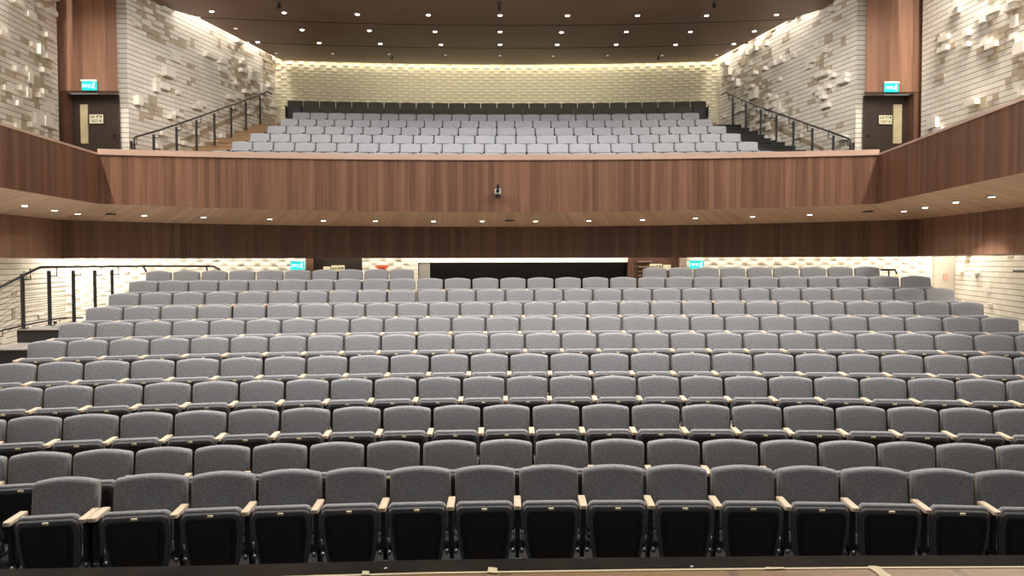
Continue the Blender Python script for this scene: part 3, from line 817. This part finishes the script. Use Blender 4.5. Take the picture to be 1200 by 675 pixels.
signboard(1030, 135.2, 1045, 145.6, 19.27, [heb('דלת אש'), heb('נא לסגור')], 'pale yellow lettered sign on the dark door at the upper right')
signboard(388.5, 311, 404, 318, DR - .03, [heb('דלת אש')], 'pale sign with dark letters in the left door recess behind the top row')
signboard(379, 312.3, 387.5, 317.5, DR - .03, [], 'blank pale sign in the left door recess behind the top row')
signboard(761.2, 309.2, 775.8, 316.5, DR - .03, [heb('דלת אש')], 'pale green sign with dark letters in the right door recess')
signboard(777, 310.2, 786, 316.5, DR - .03, [], 'blank pinkish white sign in the right door recess')
signboard(1105.2, 320.5, 1110.5, 328, DR - .13, [], 'small pale red notice on the pale column at the right rear', M['redpale'])
# orange extinguisher sign
a = P(447.5, 314, DR - .06)
bm = bmesh.new(); pts = [(-.38, .06), (-.16, .09), (.16, .09), (.38, .06), (.16, 0), (.16, -.12), (-.16, -.12), (-.16, 0)]
pts = [(-.20, .03), (-.11, .075), (.12, .075), (.20, .03), (.10, -.03), (.10, -.10), (-.08, -.10), (-.08, -.03)]
Fv = [bm.verts.new((x, -.02, z)) for x, z in pts]; Bv = [bm.verts.new((x, 0, z)) for x, z in pts]
bm.faces.new(Fv); bm.faces.new(Bv[::-1])
for i in range(8): bm.faces.new((Fv[i], Fv[(i + 1) % 8], Bv[(i + 1) % 8], Bv[i]))
o = bmesh_obj('wall_sign', bm, M['red']); o.location = a; tag(o, 'orange red sign with black mark on the white brick wall behind the top row', 'sign')
text_part('lettering', heb('מטף'), .1, (0, -.024, .0), M['ink'], o)

def exit_sign(px0, py0, px1, py1, d, label):
    a, b_ = P(px0, py0, d), P(px1, py1, d); w, h = abs(b_.x - a.x), abs(a.z - b_.z)
    t = empty('exit_sign', ((a.x + b_.x) / 2, d, (a.z + b_.z) / 2)); tag(t, label, 'exit sign')
    bm = bmesh.new(); box(bm, -w / 2, w / 2, -.03, 0, -h / 2, h / 2, bev=.004); bmesh_obj('sign_face', bm, M['exit'], t)
    bm = bmesh.new(); box(bm, -w / 2 - .01, w / 2 + .01, -.06, .0, h / 2, h / 2 + .045, bev=.005); bmesh_obj('housing', bm, M['white'], t)
    text_part('lettering', heb('יציאה'), h * .62, (-w * .17, -.033, 0), M['exitw'], t, fit=w * .56)
    # running figure
    bm = bmesh.new(); s = h / 1.15; x0 = w * .3
    def seg(x1, z1, x2, z2, r):
        tube(bm, [(x0 + x1 * s, -.033, z1 * s), (x0 + x2 * s, -.033, z2 * s)], r * s, 6)
    cyl(bm, (x0 + .06 * s, -.036, .36 * s), (0, 1, 0), .09 * s, .004, 12)
    seg(.02, .24, -.06, -.05, .075); seg(-.06, -.05, .1, -.2, .05); seg(.1, -.2, .05, -.42, .045); seg(-.06, -.05, -.18, -.22, .05); seg(-.18, -.22, -.34, -.24, .045)
    seg(.02, .2, .2, .08, .035); seg(.0, .2, -.2, .14, .035)
    bmesh_obj('figure', bm, M['exitw'], t)
exit_sign(96.3, 95.8, 113.8, 106, 18.95, 'glowing turquoise exit sign above the upper left door')
exit_sign(1036, 98, 1052.5, 108, 18.95, 'glowing turquoise exit sign above the upper right door')
exit_sign(340.5, 306.5, 357, 316, DR - .1, 'glowing turquoise exit sign behind the top row, left of the door recess')
exit_sign(808, 305.5, 824.5, 314.5, DR - .1, 'glowing turquoise exit sign behind the top row, right of the door recess')

# ------------------------------------------------------------------ upper ceiling (curved panels with dark joints)
seams = [17.6, 19.95, 22.3, 24.62, 26.66]
def cdist(c, x): return c - .55 * (x / 7.8) ** 2
def halfw(y, s):
    if s < 0: xw = lerp(abs(pl[0]), abs(xa), (y - 19.4) / 6.9) if y > 19.4 else 10.9
    else: xw = lerp(abs(pr[0]), abs(xb), (y - 19.4) / 6.9) if y > 19.4 else 10.4
    return xw
NCL = 28
ceil_panels = []
for a, b_ in zip(seams, seams[1:]):
    def line(c):
        out = []
        for i in range(NCL + 1):
            t = i / NCL * 2 - 1; s = -1 if t < 0 else 1; x = t * (halfw(c - .3, s) - .34); y = cdist(c, x)
            x = t * (halfw(y, s) - .34); out.append(Vector((x, cdist(c, x), ZC)))
        return out
    p0, p1 = line(a + .03), line(b_ - (.03 if b_ < 26.5 else .0))
    ceil_panels.append(ruled('ceiling', p0, p1, M['ceil']))
bm = bmesh.new(); box(bm, -11.5, 11.5, 17.6, 27.6, ZC + .55, ZC + .62)
struct(bmesh_obj('ceiling_void', bm, M['plaster']))
bm = bmesh.new()
for c in seams[1:-1]:
    for i in range(NCL):
        x0, x1 = [(-1 + 2 * (i + j) / NCL) * (halfw(c, -1) - .25) for j in (0, 1)]
        v = [bm.verts.new((x, cdist(c, x) + dy, ZC + .015)) for x, dy in ((x0, -.09), (x1, -.09), (x1, .09), (x0, .09))]; bm.faces.new(v)
struct(bmesh_obj('trim_20', bm, M['black']))

# ------------------------------------------------------------------ downlights
def downlight(px, py, z=None, bvh=None, label='', group='', dim=False, r=.05):
    v = R3 @ Vector(((px - 600) / F, (337.5 - py) / F, -1)); v.normalize()
    if bvh is None: p = CAM + v * ((z - CAM.z) / v.z); 
    else:
        p = None
        for b in bvh:
            h = b.ray_cast(CAM, v)
            if h[0]: p = h[0]; break
        if p is None: print('MISS', px, py); return
    t = empty('downlight', (p.x, p.y, p.z)); tag(t, label, 'ceiling light', group)
    bm = bmesh.new(); cyl(bm, (0, 0, -.012), (0, 0, 1), r * 1.35, .014, 20); bmesh_obj('trim_ring', bm, M['lampring'], t)
    bm = bmesh.new(); cyl(bm, (0, 0, -.022), (0, 0, 1), r * .75, .012, 16, r); bmesh_obj('lens', bm, M['lampdim'] if dim else M['lamp'], t)
crow = [
    ('first', 17.5, [(248, 13), (333, 14.5), (418.7, 16.5), (502, 17.3), (586, 17.7), (665, 18), (747, 18), (828, 18), (910, 17)], 0),
    ('second', 37, [(276, 33), (354, 34.6), (432.7, 35.5), (509.7, 36.8), (586, 37), (658, 37.5), (734, 37), (809, 37), (884, 36.3)], 0),
    ('third', 52, [(302, 49), (374, 50), (445.7, 51), (516.7, 52), (586, 52), (653, 52), (722, 52), (791.7, 52), (860, 51.2)], 0),
    ('fourth', 65, [(324, 62), (390, 62.5), (456, 63.2), (522, 64), (586, 64.8), (648, 65.5), (712, 64.7), (776, 64.5), (840, 64)], 1)]
for rn, _, pts, dim in crow:
    for i, (x, y) in enumerate(pts):
        side = ends(i, 9)
        dm = bool(dim) or (rn == 'second' and i in (0,))
        downlight(x, y, ZC, None, '%s round downlight, %s the %s ceiling row from the top' % ('dim' if dm else 'bright', side, rn), 'downlights in the upper ceiling', dm, .065 if not dim else .05)
from mathutils.bvhtree import BVHTree
def bvh_of(o):
    me = o.data; return BVHTree.FromPolygons([v.co.copy() for v in me.vertices], [tuple(p.vertices) for p in me.polygons])
sb = bvh_of(soff)
sp = [(29, 240.5), (64, 246), (91, 250), (169, 252), (238.5, 254), (316, 256), (379, 258), (440, 258.5), (508, 258.7), (565, 258.7), (627.5, 258.7), (690, 258),
      (753, 257), (815, 255), (882, 253.5), (949, 251), (1059, 247), (1084, 242.7), (1120, 236.5), (1162, 230)]
for i, (x, y) in enumerate(sp):
    downlight(x, y, None, [sb], 'small round downlight, %s the wooden underside of the balcony' % ends(i, len(sp)).replace(' the middle of', ' the middle of'), 'downlights under the balcony', False, .06)
for i, (x, y, lab) in enumerate(((130, 251, 'dark round vent under the balcony at the left corner'), (597, 258.5, 'dark round vent under the balcony near the middle'), (1017, 248, 'dark round vent under the balcony at the right corner'))):
    v = R3 @ Vector(((x - 600) / F, (337.5 - y) / F, -1)); h = sb.ray_cast(CAM, v.normalized())
    bm = bmesh.new(); cyl(bm, (0, 0, -.015), (0, 0, 1), .11, .02, 20); o = bmesh_obj('ceiling_vent', bm, M['blackp'])
    if h[0]: o.location = h[0]
    tag(o, lab, 'vent')
# dark ceiling spotlights
for x, y, lab in ((327, 5, 'black spotlight hanging from the ceiling at left'), (585, 7, 'black spotlight hanging from the ceiling above the centre'), (837, 4, 'black spotlight hanging from the ceiling at right'),
                  (459.5, 66.5, 'small black spotlight on the rear ceiling, left of centre'), (771.5, 67.5, 'small black spotlight on the rear ceiling, right of centre')):
    big = y < 20; s = .6 if big else .42
    c = onplane(x, y - 4 if big else y - 2, ZC)
    t = empty('ceiling_spotlight', c); tag(t, lab, 'spotlight')
    bm = bmesh.new(); cyl(bm, (0, 0, -.02 * s), (0, 0, 1), .13 * s, .02 * s, 18); bmesh_obj('base', bm, M['blackp'], t)
    bm = bmesh.new(); tube(bm, [(0, 0, -.01), (0, 0, -.16 * s)], .02 * s); bmesh_obj('stem', bm, M['blackp'], t)
    bm = bmesh.new(); cyl(bm, (0, .06 * s, -.14 * s), (0, -.5, -.86), .07 * s, .17 * s, 16, .085 * s); bmesh_obj('lamp_head', bm, M['blackp'], t)

# camera on the balcony front
pc = P(583.3, 224, fd(0) - .16)
t = empty('video_camera', (pc.x, fd(0) - .025, pc.z)); tag(t, 'small white camera with a black lens fixed to the balcony front', 'camera')
bm = bmesh.new(); box(bm, -.07, .07, -.19, -.02, -.07, .05, bev=.012); bmesh_obj('housing', bm, M['white'], t)
bm = bmesh.new(); cyl(bm, (0, -.17, .0), (0, -1, 0), .045, .06, 20); cyl(bm, (0, -.12, .045), (0, 0, 1), .028, .09, 14); bmesh_obj('lens', bm, M['blackp'], t)
bm = bmesh.new(); box(bm, -.045, .045, -.16, .022, -.13, -.07, bev=.01); bmesh_obj('bracket', bm, M['rail'], t)
bm = bmesh.new(); cyl(bm, (0, -.08, .13), (0, 0, 1), .022, .03, 12); bmesh_obj('antenna', bm, M['blackp'], t)

# ------------------------------------------------------------------ railings
def up_rail(side):
    t = empty('stair_handrail', (0, 0, 0))
    pxs = [153.7, 180, 206.7, 230, 251, 270.7, 288, 304.7] if side < 0 else [1000, 976.7, 952, 930, 910, 891.7, 874, 858.7]
    tops = [163, 155.5, 146.7, 138.5, 131, 124, 117.5, 111.5] if side < 0 else [165, 156.5, 148, 140, 133, 126, 119, 112.5]
    base = []
    pts = []
    for i, (x, y) in enumerate(zip(pxs, tops)):
        d = 18.5 + .914 * i; p = P(x, y, d); pts.append(p)
        bm = bmesh.new(); b0 = p - Vector((0, 0, .98)); box(bm, -.022, .022, -.03, .03, 0, .93); box(bm, -.05, .05, -.06, .06, 0, .012)
        o = bmesh_obj('post', bm, M['rail'], t); o.location = b0
        bm = bmesh.new(); sgn = -side
        tube(bm, [p + Vector((0, 0, -.13)), p + Vector((sgn * .13, 0, -.13)), p + Vector((sgn * .13, .0, .06))], .014, 6); bmesh_obj('bracket', bm, M['rail'], t)
    bm = bmesh.new()
    e = P(316 if side < 0 else 848, 109, 25.7)
    off_ = Vector((-side * .13, 0, .06))
    q = [pts[0] + off_ + Vector((0, -.12, -.35)), pts[0] + off_ + Vector((0, -.12, -.05))] + [p + off_ for p in pts] + [pts[-1] + off_ + Vector((-side * -.02, .35, .14)), pts[-1] + off_ + Vector((-side * .12, .5, .08))]
    tube(bm, q, .024); bmesh_obj('handrail', bm, M['rail'], t, True)
    tag(t, 'black steel stair handrail along the white brick wall on the %s side of the balcony' % ('left' if side < 0 else 'right'), 'handrail')
    # sloping tan strip on the wall
    d0, d1 = 19.8, 25.6
    wl = (pl, (xa, rd(xa))) if side < 0 else (pr, (xb, rd(xb)))
    def wx(d): return lerp(wl[0][0], wl[1][0], (d - 19.4) / (wl[1][1] - 19.4))
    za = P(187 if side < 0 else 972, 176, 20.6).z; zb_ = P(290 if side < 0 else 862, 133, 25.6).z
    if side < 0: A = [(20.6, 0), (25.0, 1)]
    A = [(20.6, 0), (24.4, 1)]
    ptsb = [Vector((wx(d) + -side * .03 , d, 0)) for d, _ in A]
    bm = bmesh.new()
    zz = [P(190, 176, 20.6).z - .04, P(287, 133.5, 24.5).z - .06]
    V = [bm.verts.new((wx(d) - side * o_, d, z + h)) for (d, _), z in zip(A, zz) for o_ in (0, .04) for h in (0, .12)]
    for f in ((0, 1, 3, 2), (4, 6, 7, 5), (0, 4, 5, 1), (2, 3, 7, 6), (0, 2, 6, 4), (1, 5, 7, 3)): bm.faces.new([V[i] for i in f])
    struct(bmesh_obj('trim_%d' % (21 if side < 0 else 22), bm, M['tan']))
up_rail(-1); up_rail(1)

# left wire guard rail in the stalls
t = empty('guard_rail', (-8.25, 13.1, 1.49)); tag(t, 'black steel guard rail with horizontal wires on the landing at the left of the stalls', 'railing')
TO = Vector((-8.25, 13.1, 1.49))
posts = [(13.1, 1.49), (13.87, 1.49), (14.65, 1.49), (15.42, 1.49), (16.1, 1.49)]
XP = -8.25
for d, z in posts:
    bm = bmesh.new(); box(bm, -.02, .02, -.03, .03, 0, 1.0 if d > 13.5 else .95); box(bm, -.06, .06, -.06, .06, 0, .012)
    o = bmesh_obj('post', bm, M['rail'], t); o.location = Vector((XP, d, z)) - TO
    bm = bmesh.new(); h = z + (.90 if d > 13.5 else .86)
    tube(bm, [Vector((XP, d, h)) - TO, Vector((XP + .14, d, h)) - TO, Vector((XP + .14, d, h + .18)) - TO], .013, 6); bmesh_obj('bracket', bm, M['rail'], t)
bm = bmesh.new(); zr_ = 2.56
tube(bm, [Vector(p) - TO for p in ((XP + .14, 11.6, 2.03), (XP + .14, 13.3, zr_ - .025), (XP + .14, 13.42, zr_), (XP + .14, 17.2, zr_), (XP + .14, 17.35, zr_ - .12))], .022); bmesh_obj('handrail', bm, M['rail'], t, True)
for i in range(10):
    h = .12 + i * .085
    bm = bmesh.new(); tube(bm, [Vector((XP, 11.6, 1.49 - .45 + h)) - TO, Vector((XP, 13.1, 1.49 + h * .97)) - TO, Vector((XP, 16.1, 1.49 + h)) - TO], .0045, 5)
    bmesh_obj('wire', bm, M['wire'], t)
# lower handrail of the stair beyond the guard rail
t = empty('stair_handrail', (-9.6, 14.5, .7)); tag(t, 'short low black handrail behind the wire guard rail at the far left', 'handrail')
TO = Vector((-9.6, 14.5, .7))
lp = [P(3, 387, 14.5), P(41, 378.5, 15.5), P(70, 373, 16.4), P(97, 372.3, 17.3)]
bm = bmesh.new(); tube(bm, [p - TO for p in [lp[0] + Vector((0, -.6, -.14))] + lp], .02); bmesh_obj('handrail', bm, M['rail'], t, True)
for p in (lp[0], lp[2]):
    bm = bmesh.new(); hgt = p.z - .06 - (.7 if p.y > 14.2 else .35); box(bm, -.025, .025, -.025, .025, 0, hgt); o = bmesh_obj('post', bm, M['rail'], t); o.location = Vector((p.x - .1, p.y, p.z - .06 - hgt)) - TO
    bm = bmesh.new(); q = p - TO; tube(bm, [q + Vector((-.1, 0, -.12)), q + Vector((0, 0, -.12)), q], .012, 6); bmesh_obj('bracket', bm, M['rail'], t)
# rear handrails behind the top row
for pts, lab in (([(160, 313), (162, 311.8), (250, 312), (258, 316)], 'thin dark handrail behind the top stalls row at the left end'),
                 ([(1032, 316.3), (1049, 316.3), (1051, 321)], 'short dark handrail stub beyond the right end of the top stalls row')):
    t = empty('rear_handrail', (0, 0, 0)); tag(t, lab, 'handrail')
    bm = bmesh.new(); q = [P(x, y, 17.5) for x, y in pts]; tube(bm, q, .022); bmesh_obj('handrail', bm, M['rail'], t, True)
    for s in (-2,):
        bm = bmesh.new(); p = q[s]; tube(bm, [(p.x + (.15 if s == 1 else -.15), p.y, p.z), (p.x + (.15 if s == 1 else -.15), p.y, 0.0)], .018, 6); bmesh_obj('post', bm, M['rail'], t)
t = empty('wall_handrail', (0, 0, 0)); tag(t, 'dark handrail end fixed to the right brick wall at the picture edge', 'handrail')
a = P(1188, 317.2, 15.2); b_ = Vector((a.x - .55, 12.4, a.z - .02))
b2 = P(1230, 317.5, 14.2)
bm = bmesh.new(); tube(bm, [a, b2], .026); bmesh_obj('handrail', bm, M['rail'], t, True)
bm = bmesh.new(); m_ = a.lerp(b2, .4); tube(bm, [m_, m_ + Vector((.2, 0, -.06)), m_ + Vector((.55, .1, -.06))], .014, 6); bmesh_obj('bracket', bm, M['rail'], t)

# ------------------------------------------------------------------ light
def area(name, loc, rot, sx, sy, e, col=(1, .93, .84), spread=math.pi):
    l = bpy.data.lights.new(name, 'AREA'); l.shape = 'RECTANGLE'; l.size = sx; l.size_y = sy; l.energy = e; l.color = col; l.spread = spread
    o = bpy.data.objects.new(name, l); C.objects.link(o); o.location = loc; o.rotation_euler = rot; return o
def aim(o, tgt):
    o.rotation_euler = (Vector(tgt) - o.location).to_track_quat('-Z', 'Y').to_euler()
def spot(name, loc, tgt, e, ang, blend=.6, r=.3, col=(1, .95, .9)):
    l = bpy.data.lights.new(name, 'SPOT'); l.energy = e; l.spot_size = math.radians(ang); l.spot_blend = blend; l.shadow_soft_size = r; l.color = col
    o = bpy.data.objects.new(name, l); C.objects.link(o); o.location = loc; aim(o, tgt); return o
# house lights high over the stalls
a_ = area('house_light', (0, 8.0, 9.3), (0, 0, 0), 12, 1.6, 105, (1, .96, .93)); aim(a_, (0, 13.0, 1.6)); a_.data.spread = math.radians(80)
a_ = area('house_light_top', (0, 9.0, 9.5), (0, 0, 0), 12, 1.2, 620, (1, .97, .94)); aim(a_, (0, 10.2, 1.0)); a_.data.spread = math.radians(100)
# balcony lights
a_ = area('balcony_light', (0, 15.0, 9.0), (0, 0, 0), 9, 1.0, 155, (1, .97, .94)); aim(a_, (0, 20.8, 5.6)); a_.data.spread = math.radians(80)
for s_ in (-1, 1):
    spot('pier_fill', (s_ * 5.5, 10.5, 10.5), (s_ * 9.65, 19.4, 7.4), 1400, 19, .8, .2, (1, .95, .88))  # added unseen spots that brighten the brick pilasters
# added unseen fill lamps that brighten the brick walls
for s_ in (-1, 1):
    a_ = area('wall_fill', (s_ * 4.0, 16.5, 9.25), (0, 0, 0), 1.2, .5, 55, (1, .94, .86)); aim(a_, (s_ * 8.6, 23.0, 7.4)); a_.data.spread = math.radians(85)
    a_ = area('outer_fill', (s_ * 5.0, 11.5, 11.5), (0, 0, 0), 2.5, .5, 30, (1, .94, .87)); aim(a_, (s_ * 10.8, 16.5, 7.0)); a_.data.spread = math.radians(100)
a_ = area('rear_fill', (0, 17.0, 9.2), (0, 0, 0), 9, .25, 40, (1, .92, .72)); aim(a_, (0, 26.8, 9.3)); a_.data.spread = math.radians(30)
# soffit downlights' share
for x in (-8.2, -6.0, -3.6, -1.2, 1.2, 3.6, 6.0, 8.2):
    spot('soffit_spot', (x, 17.9 - .011 * x * x, 3.6), (x, 17.7 - .011 * x * x, .5), 22, 84, .7, .06, (1, .88, .74))
for x, y in ((-9.2, 15), (-9.1, 12), (9.0, 15), (8.8, 12)):
    spot('soffit_spot', (x, y, 3.7), (x, y, .5), 280, 110, .6, .06, (1, .88, .74))
def wash(p, q, z, e, w=.12, col=(1, .92, .80), inset=.1):
    p, q = Vector(p), Vector(q); c = (p + q) / 2; L = (q - p).length
    o = area('cove_light', (c.x, c.y, z), (0, 0, math.atan2(q.y - p.y, q.x - p.x)), L, w, e, col); return o
wash((pl[0] + .22, pl[1]), (xa + .22, rd(xa)), ZC + .5, 105)
wash((pr[0] - .22, pr[1]), (xb - .22, rd(xb)), ZC + .5, 105)
wash((-10.4, 9), (-10.5, 18.5), ZC + 2.6, 2000, .15)
wash((9.95, 9), (10.0, 18.5), ZC + 2.6, 2000, .15)
for i_ in range(6):
    x0_, x1_ = lerp(xa + .3, xb - .3, i_ / 6), lerp(xa + .3, xb - .3, (i_ + 1) / 6)
    wash((x0_, rd(x0_) - .13), (x1_, rd(x1_) - .13), ZC + .12, 11, .06, (1, .92, .72))
# cove behind the wooden band
wash((-11.6, DR - .45), (11.9, DR - .40), 3.55, 400, .1, (1, .94, .84))
wash((-10.6, 11.5), (-11.4, 19.8), 3.6, 1000, .1, (1, .94, .84))
wash((10.3, 11.5), (11.9, 19.8), 3.6, 250, .1, (1, .93, .80))
# added unseen fill from the stage side, lifts the front seats
a_ = area('stage_fill', (0, 1.5, 8.8), (0, 0, 0), 10, 2, 60, (1, .95, .9)); aim(a_, (0, 9, 2))
w = bpy.data.worlds.new('world'); SC.world = w; w.use_nodes = True
w.node_tree.nodes['Background'].inputs[0].default_value = (.9, .85, .8, 1); w.node_tree.nodes['Background'].inputs[1].default_value = .28
SC.view_settings.view_transform = 'Standard'
SC.view_settings.look = 'None'
SC.view_settings.exposure = 0
print('SEATS', nseat)
